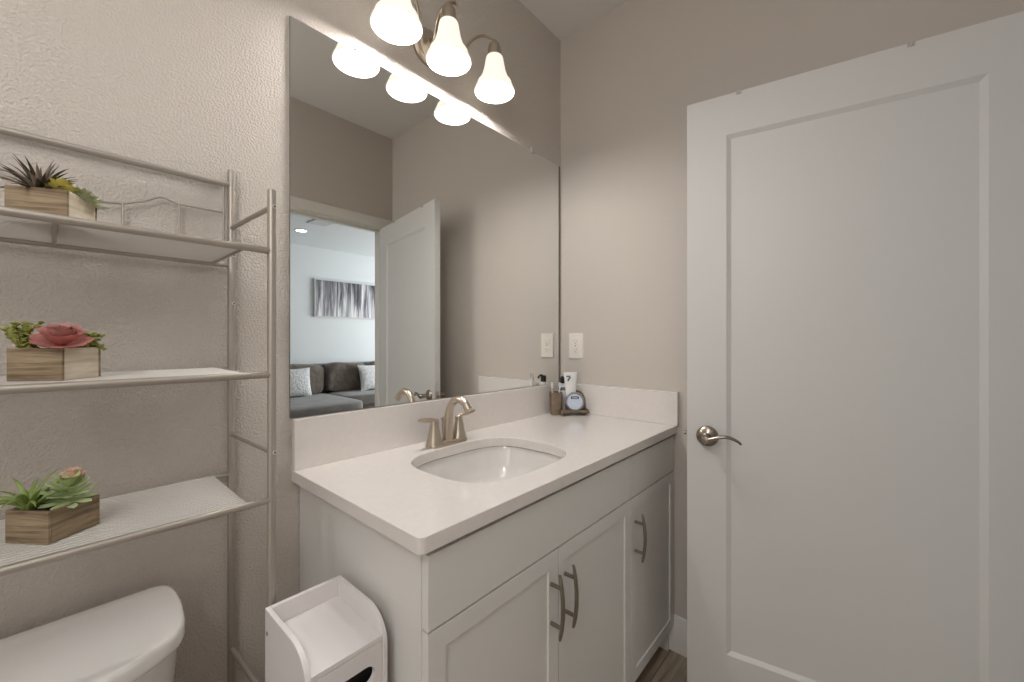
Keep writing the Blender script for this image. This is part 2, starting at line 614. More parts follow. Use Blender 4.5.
b = NB()
su0, su1, pz0, pz1 = 0.117, DW - 0.121, 0.237, 1.909
bw, dep = 0.0135, 0.0075
for side in (0, 1):
    d0 = 0.0 if side == 0 else -DT
    di = -dep if side == 0 else -DT + dep
    O = [b.verts.new(dpt(u, d0, z)) for u, z in ((0, DZ0), (DW, DZ0), (DW, DZ1), (0, DZ1))]
    I = [b.verts.new(dpt(u, d0, z)) for u, z in ((su0, pz0), (su1, pz0), (su1, pz1), (su0, pz1))]
    J = [b.verts.new(dpt(u, di, z)) for u, z in ((su0 + bw, pz0 + bw), (su1 - bw, pz0 + bw), (su1 - bw, pz1 - bw), (su0 + bw, pz1 - bw))]
    for k in range(4):
        b.faces.new((O[k], O[(k + 1) % 4], I[(k + 1) % 4], I[k]))
        b.faces.new((I[k], I[(k + 1) % 4], J[(k + 1) % 4], J[k]))
    b.faces.new(J)
    if side == 0: O0 = O
    else:
        for k in range(4):
            b.faces.new((O0[k], O0[(k + 1) % 4], O[(k + 1) % 4], O[k]))
obj("door_leaf", b, M['door'], door, smooth=0)


def door_handle(side):
    s = 1 if side == 0 else -1
    base = 0.0 if side == 0 else -DT
    zc, uc = 0.934, 0.062
    hd = None
    b = NB()
    rot = Matrix((dU, Vector((0, 0, 1)), dN * s)).transposed()
    c = dpt(uc, base, zc)
    lathe(b, [(0, 0), (0.0335, 0), (0.0335, 0.004), (0.030, 0.009), (0.020, 0.0125), (0.0125, 0.016), (0.0115, 0.040), (0.0135, 0.046), (0.0135, 0.058), (0.010, 0.063), (0, 0.064)], c, 32, mtx=rot)
    hd = obj("door_handle", b, M['nickel_d'], door, smooth=45)
    b = NB()
    pts = catmull([dpt(uc - 0.008, base + s * 0.053, zc - 0.003), dpt(uc + 0.016, base + s * 0.055, zc + 0.002),
                   dpt(uc + 0.042, base + s * 0.056, zc + 0.012), dpt(uc + 0.066, base + s * 0.053, zc + 0.013),
                   dpt(uc + 0.088, base + s * 0.046, zc + 0.003), dpt(uc + 0.098, base + s * 0.042, zc - 0.006)], 5)
    n = len(pts)
    tube(b, pts, [0.0095 - 0.0045 * (i / (n - 1)) ** 1.2 for i in range(n)], 12, flat=0.75, up=(0, 0, 1))
    obj("lever", b, M['nickel_d'], hd, smooth=60)


door_handle(0)
door_handle(1)
b = NB()
obox(b, dpt(-0.001, -DT / 2, 0.934), dU, dN, (0, 0, 1), 0.0018, 0.0115, 0.028)
obj("latch_plate", b, M['nickel'], door, bev=0.001)
b = NB()
tube(b, [dpt(0.0, -DT / 2, 0.934), dpt(-0.011, -DT / 2, 0.934)], 0.007, 12)
obj("latch_bolt", b, M['nickel_d'], door)
for z in (0.28, 1.03, 1.80):
    b = NB()
    p = dpt(DW + 0.006, -DT - 0.006, z)
    tube(b, [p - Vector((0, 0, 0.045)), p + Vector((0, 0, 0.045))], 0.006, 12)
    obox(b, dpt(DW + 0.001, -DT / 2 - 0.002, z), dU, dN, (0, 0, 1), 0.001, 0.015, 0.044)
    obj("hinge", b, M['nickel'], door)
for (u, lab) in ((0.152, "small clear hook hung over the door top near its free edge"), (0.552, "small clear hook hung over the door top above the panel")):
    b = NB()
    t = 0.0016
    for (d, z0, z1) in ((t, DZ1 - 0.010, DZ1 + t), (-DT - t, DZ1 - 0.03, DZ1 + t)):
        obox(b, dpt(u, d - (t / 2 if d > 0 else -t / 2), (z0 + z1) / 2), dU, dN, (0, 0, 1), 0.008, t / 2, (z1 - z0) / 2)
    obox(b, dpt(u, -DT / 2, DZ1 + t / 2 + 0.0003), dU, dN, (0, 0, 1), 0.008, DT / 2 + t, t / 2)
    pts = [dpt(u, 0.0015, DZ1 - 0.006), dpt(u, 0.006, DZ1 - 0.010), dpt(u, 0.009, DZ1 - 0.006), dpt(u, 0.009, DZ1 - 0.001)]
    tube(b, pts, 0.0022, 8)
    h = tag(obj("over_door_hook", b, M['clip'], None, origin=dpt(u, 0, DZ1)), lab, "hook", "clear hooks over the door top")

# ------------------------------------------------------------------ mirror
MX0, MX1, MZ0, MZ1 = 0.4155, 1.6420, 1.0435, 2.1000
MF = YB - 0.006
mir = thing("wall_mirror", "large frameless mirror above the white vanity", "mirror", ((MX0 + MX1) / 2, YB, MZ0))
b = NB()
fs = box(b, MX0, MX1, MF, YB - 0.0005, MZ0, MZ1, 1)
fs[2].material_index = 0
obj("mirror_glass", b, [M['mirror'], M['mirror_edge']], mir, smooth=0)
b = NB(); box(b, MX1, MX1 + 0.010, MF - 0.001, YB - 0.0005, MZ0, MZ1)
obj("edge_strip", b, M['mirror_edge'], mir, smooth=0)
for (x, z) in ((0.607, MZ1), (1.435, MZ1)):
    b = NB()
    box(b, x - 0.009, x + 0.009, MF - 0.0035, MF - 0.0001, z - 0.008, z + 0.016)
    box(b, x - 0.009, x + 0.009, MF - 0.0001, YB - 0.0002, z + 0.0005, z + 0.016)
    obj("mirror_clip", b, M['clip'], mir, bev=0.001)

# ------------------------------------------------------------------ vanity cabinet
CT = 0.9067
CB = 0.8757
VX0, VX1 = 0.440, 1.656
FY, BY = 0.588, 0.606
van = thing("vanity_cabinet", "white shaker vanity cabinet under the quartz countertop", "vanity cabinet", (1.05, 0.87, 0))
b = NB()
box(b, VX0, VX0 + 0.018, BY, YB - 0.002, 0.0, CB)                 # left side panel
box(b, VX1 - 0.018, VX1, BY, YB - 0.002, 0.0, CB)
box(b, VX0 + 0.018, VX1 - 0.018, BY + 0.003, BY + 0.02, 0.10, 0.145)
box(b, VX0 + 0.018, VX1 - 0.018, BY + 0.030, BY + 0.045, 0.70, 0.75)
box(b, VX0 + 0.018, VX1 - 0.018, BY + 0.030, BY + 0.045, 0.845, CB)
box(b, 0.832, 0.864, BY + 0.030, BY + 0.045, 0.145, 0.70)
box(b, 1.247, 1.277, BY + 0.030, BY + 0.045, 0.145, 0.845)
box(b, VX0 + 0.018, VX1 - 0.018, YB - 0.012, YB - 0.003, 0.10, CB)
box(b, VX0 + 0.018, VX1 - 0.018, BY + 0.02, YB - 0.012, 0.10, 0.116)
box(b, VX0 + 0.018, VX1 - 0.018, BY + 0.062, BY + 0.076, 0.0, 0.10)   # toe kick
obj("carcass", b, M['cab'], van, bev=0.001)


def front(name, x0, x1, z0, z1, shaker):
    b = NB()
    fs = box(b, x0, x1, FY, BY, z0, z1)
    bm_ok = b.normal_update()
    if shaker:
        w = 0.057
        r = bmesh.ops.inset_region(b, faces=[fs[2]], thickness=w, depth=0)
        r2 = bmesh.ops.inset_region(b, faces=[fs[2]], thickness=0.0012, depth=-0.005)
    return obj(name, b, M['cab'], van, bev=0.0007, seg=2)


def pull(parent, x, z):
    b = NB()
    zs = [-0.079, -0.067, -0.048, -0.02, 0, 0.02, 0.048, 0.067, 0.079]
    pts = [(x, FY - 0.036 + 0.011 * (q / 0.083) ** 2, z + q) for q in zs]
    tube(b, pts, [0.0032, 0.0046, 0.0052, 0.0054, 0.0055, 0.0054, 0.0052, 0.0046, 0.0032], 10)
    for q in (-0.048, 0.048):
        tube(b, [(x, FY + 0.001, z + q), (x, FY - 0.030, z + q)], 0.0048, 10)
    obj("pull_handle", b, M['pull'], parent, smooth=50)


g = 0.0016
DX = [0.4435, 0.848, 1.2625, 1.656]
front("drawer_front", DX[0], DX[2] - g, 0.7275, 0.8640, False)
front("drawer_front", DX[2] + g, DX[3], 0.7275, 0.8640, False)
d1 = front("cabinet_door", DX[0], DX[1] - g, 0.104, 0.723, True)
d2 = front("cabinet_door", DX[1] + g, DX[2] - g, 0.104, 0.723, True)
d3 = front("cabinet_door", DX[2] + g, DX[3], 0.104, 0.723, True)
pull(d1, 0.8147, 0.600)
pull(d2, 0.8750, 0.600)
pull(d3, 1.2925, 0.593)

# ------------------------------------------------------------------ countertop with splashes
SCX, SCY, SA, SB = 0.862, 0.837, 0.2185, 0.1765
CX0, CX1, CY0 = 0.4195, W - 0.0005, 0.578
ct = thing("countertop", "white quartz countertop with backsplash on the vanity", "countertop", (1.04, 0.86, CB))
outer = [(CX1, CY0), (CX1, YB - 0.0005), (CX0, YB - 0.0005)] + [(CX0 + 0.012 - 0.012 * math.cos(t), CY0 + 0.012 - 0.012 * math.sin(t)) for t in [PI / 2 * k / 5 for k in range(6)]]
hole = superell(SCX, SCY, SA, SB, 3.25, 72)
b = NB()
slab_hole(b, outer, hole, (SCX, SCY), lambda u, v, s: (u, v, CB if s == 0 else CT))
obj("counter_slab", b, M['quartz'], ct, bev=0.0022, seg=3)
b = NB(); box(b, CX0 + 0.001, W - 0.0205, YB - 0.020, YB - 0.0003, CT, 1.0412)
obj("backsplash", b, M['quartz'], ct, bev=0.002)
b = NB(); box(b, W - 0.020, W - 0.0004, 0.571, YB - 0.0003, CT, 1.0412)
obj("side_splash", b, M['quartz'], ct, bev=0.002)

# sink basin (undermount)
sink = thing("sink_basin", "white oval-cornered undermount sink set in the countertop", "sink", (SCX, SCY, 0.74))
b = NB()
N = 72
prof = [(1.10, CB - 0.0025), (1.022, CB - 0.0025), (1.014, CB - 0.007), (0.99, CB - 0.022), (0.955, CB - 0.055), (0.90, CB - 0.092), (0.80, CB - 0.118), (0.62, CB - 0.132), (0.40, CB - 0.138), (0.13, CB - 0.142)]
loops = []
for (s, z) in prof:
    n = 3.25 - 1.1 * (1 - min(1, s))
    loops.append([(x, y, z) for x, y in superell(SCX, SCY, SA * s, SB * s, n, N)])
outerp = [(0.13, CB - 0.152), (0.42, CB - 0.148), (0.64, CB - 0.142), (0.83, CB - 0.128), (0.93, CB - 0.098), (0.985, CB - 0.055), (1.02, CB - 0.012), (1.10, CB - 0.010)]
for (s, z) in outerp:
    n = 3.25 - 1.1 * (1 - min(1, s))
    loops.append([(x, y, z) for x, y in superell(SCX, SCY, SA * s, SB * s, n, N)])
R = loft(b, loops, False, False)
for k in range(N):
    b.faces.new((R[-1][k], R[-1][(k + 1) % N], R[0][(k + 1) % N], R[0][k]))
obj("basin", b, M['ceramic'], sink, smooth=50)
b = NB()
lathe(b, [(0, -0.004), (0.012, -0.004), (0.016, -0.001), (0.030, 0.002), (0.031, -0.003), (0.029, -0.02), (0, -0.02)], (SCX, SCY, CB - 0.1405), 28)
obj("drain", b, M['nickel'], sink)

# ------------------------------------------------------------------ faucet
FX, FYc = 0.868, 1.049
fau = thing("faucet", "brushed nickel two-handle faucet behind the sink", "faucet", (FX, FYc, CT))
b = NB()
out = rrect(FX - 0.078, FX + 0.078, FYc - 0.026, FYc + 0.026, 0.022, 6)
loops = []
for ins, z in ((0, CT), (0, CT + 0.006), (0.003, CT + 0.011), (0.010, CT + 0.0135)):
    loops.append([(FX + (x - FX) * (1 - ins / 0.078), FYc + (y - FYc) * (1 - ins / 0.026), z) for x, y in out])
loft(b, loops)
obj("base_plate", b, M['nickel'], fau, smooth=50)
b = NB()
sp = catmull([(FX, 1.047, CT + 0.008), (FX, 1.045, 0.95), (FX, 1.042, 0.99), (FX, 1.031, 1.030), (FX, 1.010, 1.053), (FX, 0.985, 1.0585), (FX, 0.962, 1.049), (FX, 0.943, 1.028)], 5)
n = len(sp)
rad = [0.0185 - 0.0065 * min(1, i / (n * 0.45)) for i in range(n)]
rad = [r * (1 + 0.10 * max(0, (i - n * 0.75) / (n * 0.25))) for i, r in enumerate(rad)]
tube(b, sp, rad, 16, up=(1, 0, 0), flat=1.0)
obj("spout", b, M['nickel'], fau, smooth=60)
for s in (-1, 1):
    hx = FX + 0.052 * s
    b = NB()
    lathe(b, [(0, 0.009), (0.0270, 0.009), (0.0265, 0.014), (0.0225, 0.026), (0.0185, 0.042), (0.0152, 0.060), (0.0135, 0.070), (0.0128, 0.0705), (0.0128, 0.073), (0.0138, 0.0735), (0.0135, 0.084), (0.009, 0.0895), (0, 0.091)], (hx, FYc, CT), 28)
    hd = obj("handle", b, M['nickel'], fau, smooth=35)
    b = NB()
    pts = catmull([(hx - 0.004 * s, FYc, CT + 0.082), (hx + 0.016 * s, FYc - 0.002, CT + 0.088), (hx + 0.042 * s, FYc - 0.005, CT + 0.091), (hx + 0.066 * s, FYc - 0.008, CT + 0.094)], 4)
    tube(b, pts, [0.0085, 0.0085, 0.0088, 0.009, 0.0092, 0.0094, 0.0094, 0.0094, 0.0092, 0.0088, 0.0082, 0.0075, 0.005][:len(pts)], 12, flat=0.8, up=(0, 0, 1))
    obj("lever", b, M['nickel'], hd, smooth=60)
b = NB()
tube(b, [(FX, FYc + 0.022, CT + 0.01), (FX, FYc + 0.022, CT + 0.075)], 0.003, 10)
lathe(b, [(0, 0), (0.0045, 0.001), (0.006, 0.006), (0.005, 0.011), (0, 0.013)], (FX, FYc + 0.022, CT + 0.073), 16)
obj("lift_rod", b, M['nickel'], fau)

# ------------------------------------------------------------------ wall outlet
oy, oz = 1.0545, 1.222
outl = thing("wall_outlet", "white duplex electrical outlet on the wall above the side splash", "outlet", (W, oy, oz))
b = NB()
rr = rrect(oy - 0.0385, oy + 0.0385, oz - 0.061, oz + 0.061, 0.004, 3)
loft(b, [[(W - 0.0003, y, z) for y, z in rr], [(W - 0.003, y, z) for y, z in rr], [(W - 0.006, oy + (y - oy) * 0.95, oz + (z - oz) * 0.97) for y, z in rr]])
obj("cover_plate", b, M['plate'], outl, smooth=25)
for s in (-1, 1):
    b = NB()
    c = oz + s * 0.0195
    rr = rrect(oy - 0.017, oy + 0.017, c - 0.0145, c + 0.0145, 0.009, 4)
    loft(b, [[(W - 0.005, y, z) for y, z in rr], [(W - 0.0078, y, z) for y, z in rr]])
    so = obj("socket", b, M['plate'], outl, bev=0.0008)
    b = NB()
    for dy, hz in ((-0.0065, 0.0045), (0.0065, 0.0035)):
        box(b, W - 0.0078, W - 0.0072, oy + dy - 0.0012, oy + dy + 0.0012, c + 0.002 - hz, c + 0.002 + hz)
    tube(b, [(W - 0.0072, oy, c - 0.008), (W - 0.0078, oy, c - 0.008)], 0.0024, 10)
    obj("prong_slots", b, M['slot'], so)
b = NB()
tube(b, [(W - 0.005, oy, oz), (W - 0.0072, oy, oz)], 0.003, 12)
obj("cover_screw", b, M['pull'], outl)

# ------------------------------------------------------------------ vanity light
LX, LY, LZ = 0.86, 1.022, 2.15
vl = thing("vanity_light", "three-shade brushed nickel wall light above the mirror", "wall light", (LX, YB, 2.25))
b = NB()
lathe(b, [(0, 0.0005), (0.062, 0.0005), (0.062, 0.008), (0.056, 0.016), (0.040, 0.022), (0.022, 0.026), (0.018, 0.034), (0.0, 0.036)], (LX, YB, 2.255), 36, mtx=Matrix.Rotation(PI / 2, 3, 'X'))
obj("backplate", b, M['nickel'], vl, smooth=35)
for i, dx in enumerate((-0.200, -0.007, 0.207)):
    cx = LX + dx
    b = NB()
    top = LZ + 0.168
    if i == 1:
        path = [(LX, YB - 0.02, 2.250), (LX - 0.006, YB - 0.045, 2.262), (LX - 0.008, YB - 0.062, 2.305), (LX - 0.010, YB - 0.085, 2.332), (LX - 0.005, LY, 2.342), (LX - 0.001, LY - 0.022, 2.334), (LX + 0.001, LY - 0.032, 2.324)]
    else:
        s = -1 if i == 0 else 1
        path = [(LX + 0.005 * s, YB - 0.02, 2.240), (LX + 0.012 * s, YB - 0.048, 2.200), (LX + 0.040 * s, YB - 0.06, 2.168), (LX + 0.072 * s, YB - 0.072, 2.180),
                (LX + 0.092 * s, YB - 0.082, 2.250), (LX + 0.115 * s, YB - 0.095, 2.298), (LX + 0.155 * s, YB - 0.112, 2.332), (LX + 0.198 * s, LY, 2.336), (LX + 0.226 * s, LY - 0.004, 2.322), (LX + 0.234 * s, LY - 0.005, 2.312)]
    pts = catmull(path, 6)
    tube(b, pts, 0.0062, 10, flat=0.75)
    obj("arm", b, M['nickel'], vl, smooth=60)
    b = NB()
    lathe(b, [(0, top + 0.018), (0.010, top + 0.018), (0.012, top + 0.010), (0.021, top + 0.002), (0.023, top - 0.008), (0.024, top - 0.034), (0.030, top - 0.037), (0.030, top - 0.041), (0, top - 0.041)], (cx, LY, 0), 28)
    obj("lamp_holder", b, M['nickel'], vl, smooth=35)
    # bell shade: outer down, rim, inner up
    o = [(0.022, 0.131), (0.027, 0.1295), (0.031, 0.123), (0.0335, 0.110), (0.0365, 0.092), (0.041, 0.073), (0.047, 0.056), (0.054, 0.043), (0.0595, 0.036), (0.0615, 0.0335), (0.0625, 0.028), (0.068, 0.016), (0.0725, 0.006), (0.0735, 0.002), (0.0725, 0.0)]
    inn = [(0.0705, 0.0), (0.0705, 0.004), (0.0650, 0.017), (0.0590, 0.030), (0.0510, 0.043), (0.0440, 0.056), (0.0380, 0.073), (0.0335, 0.092), (0.0305, 0.110), (0.028, 0.121), (0.022, 0.1275)]
    b = NB()
    lathe(b, [(r, LZ + z) for r, z in o + inn] + [(0.022, LZ + 0.131)], (cx, LY, 0), 40)
    sh = obj("glass_shade", b, M['shade'], vl, smooth=50)
    b = NB()
    bprof = [(0, 0.028)] + [(0.026 * math.sin(t), 0.056 - 0.028 * math.cos(t)) for t in [PI * k / 10 for k in range(1, 8)]] + [(0.013, 0.092), (0.013, 0.128), (0, 0.128)]
    lathe(b, [(r, LZ + z) for r, z in bprof], (cx, LY, 0), 24)
    obj("bulb", b, M['bulb'], sh, smooth=60)
    pl = bpy.data.lights.new("vanity_bulb_light", 'POINT')
    pl.energy = 5.8
    pl.color = (1.0, 0.982, 0.962)
    pl.shadow_soft_size = 0.03
    plo = bpy.data.objects.new("vanity_bulb_light", pl)
    plo.location = (cx, LY - 0.006, LZ + 0.030)
    COL.objects.link(plo)

# ------------------------------------------------------------------ shelf rack over the toilet
RXR, RXL = 0.2825, -0.3975
RYF, RYB = 0.887, 1.130
rack = thing("over_toilet_rack", "tall silver metal three-shelf rack standing over the toilet", "shelf rack", ((RXR + RXL) / 2, 1.0, 0))
for x0 in (RXR, RXL):
    for y, top in ((RYF, 1.545), (RYB, 1.648)):
        x = (0.2895 if y == RYF else 0.2825) if x0 > 0 else (-0.4045 if y == RYF else -0.3975)
        b = NB()
        lathe(b, [(0, 0.0), (0.0105, 0.0), (0.0105, 0.012), (0.0078, 0.013), (0.0078, top - 0.002), (0.0075, top), (0, top)], (x, y, 0), 18)
        po = obj("post", b, M['rack'], rack, smooth=50)
        s = 1 if x0 > 0 else -1
        dv = Vector((0.35 * s, -0.94, 0)).normalized()
        for zz in ((1.512, 1.027, 0.523) if y == RYF else (1.335, 1.448)):
            b = NB()
            p = Vector((x, y, zz))
            tube(b, [p + dv * 0.0055, p + dv * 0.0088], 0.0042, 12)
            tube(b, [p + dv * 0.0087, p + dv * 0.0091], 0.0020, 10, mi=1)
            obj("screw", b, [M['wire'], M['black']], po)
    for z in (1.512, 1.027, 0.523):
        b = NB()
        tube(b, [(0.2895 if x0 > 0 else -0.4045, RYF, z), (x, RYB, z)], 0.0050, 12)
        obj("side_bar", b, M['rack'], rack, smooth=60)
b = NB()
tube(b, [(RXL, RYB, 1.613), (RXR, RYB, 1.613)], 0.0070, 12)
obj("top_rail", b, M['rack'], rack, smooth=60)
XM = (RXR + RXL) / 2
b = NB()
for s in (-1, 1):
    X = lambda x: XM + s * (x - XM)
    tube(b, [(X(0.267), RYB, 1.613), (X(0.267), RYB, 1.432)], 0.0026, 8)
    for x in (0.186, 0.097):
        tube(b, [(X(x), RYB, 1.545 if x > 0.15 else 1.524), (X(x), RYB, 1.432)], 0.0024, 8)
    tube(b, [(X(0.267), RYB, 1.546), (X(0.186), RYB, 1.545)], 0.0022, 8)
    tube(b, catmull([(X(0.186), RYB, 1.545), (X(0.155), RYB, 1.552), (X(0.13), RYB, 1.538), (X(0.097), RYB, 1.524)], 5), 0.0022, 8)
tube(b, catmull([(XM - 0.154, RYB, 1.524), (XM - 0.09, RYB, 1.519), (XM, RYB, 1.545), (XM + 0.09, RYB, 1.519), (XM + 0.154, RYB, 1.524)], 6), 0.0022, 8)
obj("wire_gallery", b, M['rack'], rack, smooth=60)
SHZ = (1.4245, 1.1805, 0.9335)
for z in SHZ:
    b = NB()
    tube(b, [(RXL - 0.007, RYF, z), (RXR + 0.007, RYF, z)], 0.0066, 14)
    sf = obj("shelf", b, M['rack'], rack, smooth=60)
    b = NB()
    tube(b, [(RXL, RYB, z), (RXR, RYB, z)], 0.0056, 12)
    obj("rear_rail", b, M['rack'], sf, smooth=60)
    for x in (0.245, 0.005, -0.120, -0.360):
        b = NB()
        tube(b, [(x, RYF, z - 0.0005), (x, RYB, z - 0.0005)], 0.0030, 8)
        obj("cross_wire", b, M['rack'], sf, smooth=60)
    b = NB()
    nw = 22
    for k in range(nw):
        y = RYF + 0.010 + (RYB - RYF - 0.018) * k / (nw - 1)
        tube(b, [(-0.362, y, z + 0.0035), (0.247, y, z + 0.0035)], 0.0021, 6)
    o = obj("wire_grid", b, M['wire'], sf, smooth=60)


# ------------------------------------------------------------------ planters
def leaf(bm, base, az, el, L, w, t, curl=0.6, kind='blade', n=7, mi=0, cup=0.0):
    """one fleshy leaf: spine starts at elevation el and bends down by curl over its length"""
    base = Vector(base)
    hdir = Vector((math.cos(az), math.sin(az), 0))
    side = Vector((-math.sin(az), math.cos(az), 0))
    p = base.copy()
    rings = []
    for i in range(n + 1):
        s = i / n
        e = el - curl * s
        d = hdir * math.cos(e) + Vector((0, 0, 1)) * math.sin(e)
        nrm = -hdir * math.sin(e) + Vector((0, 0, 1)) * math.cos(e)
        if kind == 'blade': wp = max(0.04, (1 - s ** 1.6))
        else: wp = max(0.03, 0.42 + 0.95 * s - 0.15 * s * s) * (max(0.0, 1 - s ** 7) ** 0.6) + 0.02
        tp = max(0.12, 1 - s ** 2)
        ring = []
        for k in range(6):
            a = 2 * PI * k / 6
            off = side * math.cos(a) * w * wp * 0.5 + nrm * (math.sin(a) * t * tp * 0.5 + cup * w * wp * abs(math.cos(a)))
            ring.append(bm.verts.new(p + off))
        rings.append(ring)
        p = p + d * (L / n)
    for a, c in zip(rings[:-1], rings[1:]):
        for k in range(6):
            f = bm.faces.new((a[k], a[(k + 1) % 6], c[(k + 1) % 6], c[k]))
            f.material_index = mi
    bm.faces.new(list(reversed(rings[0]))).material_index = mi
    bm.faces.new(rings[-1]).material_index = mi


def spiky(base, count, Ls, w, t, els, curl, seed, mi_fn=None):
    rnd = random.Random(seed)
    b = NB()
    for i in range(count):
        az = i * 2.39996 + rnd.uniform(-0.2, 0.2)
        f = i / (count - 1)
        el = els[0] + (els[1] - els[0]) * f + rnd.uniform(-0.08, 0.08)
        leaf(b, Vector(base) + Vector((math.cos(az), math.sin(az), 0)) * 0.003, az, el, Ls[0] + (Ls[1] - Ls[0]) * f * rnd.uniform(0.85, 1.1), w, t, curl * rnd.uniform(0.6, 1.3), 'blade', 8, mi_fn(i) if mi_fn else 0)
    return b


def rosette(b, base, layers, tilt=None, mi=0, cup=0.12):
    """layers: (count, length, width, elevation, rise)"""
    sub = NB()
    for li, (cnt, L, w, el, rise) in enumerate(layers):
        for k in range(cnt):
            az = 2 * PI * (k + 0.5 * (li % 2)) / cnt + li * 0.35
            leaf(sub, (0, 0, rise), az, el, L, w, w * 0.22, -0.25 if el < 1.0 else 0.1, 'spoon', 7, mi, cup)
    m = Matrix.Translation(Vector(base))
    if tilt: m = m @ tilt
    sub.transform(m)
    me = bpy.data.meshes.new("tmp")
    sub.to_mesh(me)
    sub.free()
    b.from_mesh(me)
    bpy.data.meshes.remove(me)


def sprig(b, pts, nleaf, size, rnd):
    P = catmull(pts, 8)
    tube(b, P, 0.0009, 6)
    for i in range(nleaf):
        s = 0.12 + 0.88 * i / (nleaf - 1)
        p = P[min(len(P) - 1, int(s * (len(P) - 1)))]
        for q in range(2):
            az = rnd.uniform(0, 2 * PI)
            leaf(b, p, az, rnd.uniform(-0.1, 0.9), size * rnd.uniform(0.9, 1.3), size * 0.85, size * 0.75, 0.2, 'spoon', 4)


def planter(name, label, cx, cy, z, th, side_mats):
    r = thing(name, label, "succulent planter", (cx, cy, z), -math.radians(th), "succulent planters on the rack shelves")
    ex = Vector((math.cos(math.radians(th)), -math.sin(math.radians(th)), 0))
    ey = Vector((math.sin(math.radians(th)), math.cos(math.radians(th)), 0))
    c0 = Vector((cx, cy, z))
    hs, t, h = 0.036, 0.0045, 0.050
    up = Vector((0, 0, 1))
    bx = None
    b = NB()
    obox(b, c0 + up * 0.003, ex, ey, up, hs - t, hs - t, 0.003)
    bx = obj("wooden_box", b, M['wood'], r, smooth=0)
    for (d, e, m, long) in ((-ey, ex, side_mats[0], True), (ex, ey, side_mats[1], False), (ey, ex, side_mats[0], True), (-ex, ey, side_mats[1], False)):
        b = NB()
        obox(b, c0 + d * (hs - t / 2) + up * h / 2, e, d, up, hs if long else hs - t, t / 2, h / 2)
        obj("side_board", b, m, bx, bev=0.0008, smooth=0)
    b = NB()
    obox(b, c0 + up * 0.0245, ex, ey, up, hs - t - 0.0002, hs - t - 0.0002, 0.0185)
    obj("moss_fill", b, M['soil'], r, smooth=0)
    return r


zt = [z + 0.0058 for z in SHZ]
rnd = random.Random(3)
# top planter
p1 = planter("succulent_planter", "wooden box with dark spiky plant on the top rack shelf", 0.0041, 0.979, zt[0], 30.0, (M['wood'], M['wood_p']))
z = zt[0] + 0.046
b = spiky((-0.011, 0.968, z), 54, (0.044, 0.058), 0.0082, 0.0038, (0.25, 1.45), 0.80, 5, lambda i: 1 if i % 4 == 0 else 0)
obj("dark_air_plant", b, [M['spike'], M['spike_hi']], p1, smooth=50)
b = NB(); rosette(b, (0.012, 0.953, z), [(6, 0.025, 0.015, 0.45, 0), (5, 0.025, 0.014, 0.9, 0.002), (4, 0.023, 0.011, 1.3, 0.004)])
obj("yellow_rosette", b, M['yellow'], p1, smooth=60)
b = NB()
rosette(b, (0.033, 0.968, z), [(11, 0.022, 0.0075, 0.15, 0), (9, 0.022, 0.007, 0.6, 0.002), (7, 0.020, 0.006, 1.05, 0.003)])
rosette(b, (0.046, 0.983, z - 0.001), [(11, 0.021, 0.0065, -0.2, 0), (9, 0.019, 0.006, 0.4, 0.002), (7, 0.016, 0.006, 1.0, 0.003)])
obj("pale_rosette", b, M['pale'], p1, smooth=60)
# middle planter
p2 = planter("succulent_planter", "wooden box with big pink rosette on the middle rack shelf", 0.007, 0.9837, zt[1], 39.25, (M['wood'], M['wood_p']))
z = zt[1] + 0.046
b = NB()
tl = Matrix.Rotation(math.radians(22), 4, 'X')
rosette(b, (0.012, 0.964, z + 0.004), [(7, 0.040, 0.027, 0.28, 0.0), (6, 0.038, 0.026, 0.66, 0.005)], tl)
pk = obj("pink_rosette", b, M['pinkleaf'], p2, smooth=60)
b = NB()
rosette(b, (0.012, 0.964, z + 0.006), [(5, 0.034, 0.023, 0.95, 0.006), (4, 0.029, 0.019, 1.2, 0.010), (3, 0.025, 0.014, 1.42, 0.012)], tl)
obj("rosette_heart", b, M['pinkcore'], pk, smooth=60)
b = NB()
for k in range(13):
    a = rnd.uniform(-0.5, 0.5)
    x0, y0 = -0.018 + rnd.uniform(-0.006, 0.006), 0.985 + rnd.uniform(-0.012, 0.012)
    hgt = rnd.uniform(0.012, 0.048)
    sprig(b, [(x0, y0, z - 0.004), (x0 - 0.012 + a * 0.01, y0 + a * 0.01, z + hgt * 0.5), (x0 - 0.016 + a * 0.03 + (0.014 if hgt > 0.036 else 0), y0 + a * 0.02, z + hgt)], 13, 0.0072, rnd)
obj("green_sprig", b, M['sedum'], p2, smooth=60)
b = NB()
for k in range(11):
    a = rnd.uniform(-0.5, 0.5)
    x0, y0 = 0.034 + rnd.uniform(-0.004, 0.008), 0.985 + rnd.uniform(-0.012, 0.012)
    hgt = rnd.uniform(-0.002, 0.026)
    sprig(b, [(x0, y0, z - 0.004), (x0 + 0.006, y0 + a * 0.01, z + max(0.010, hgt)), (x0 + 0.018 + a * 0.012, y0 + a * 0.02, z + hgt)], 12, 0.0066, rnd)
obj("green_sprig", b, M['sedum'], p2, smooth=60)
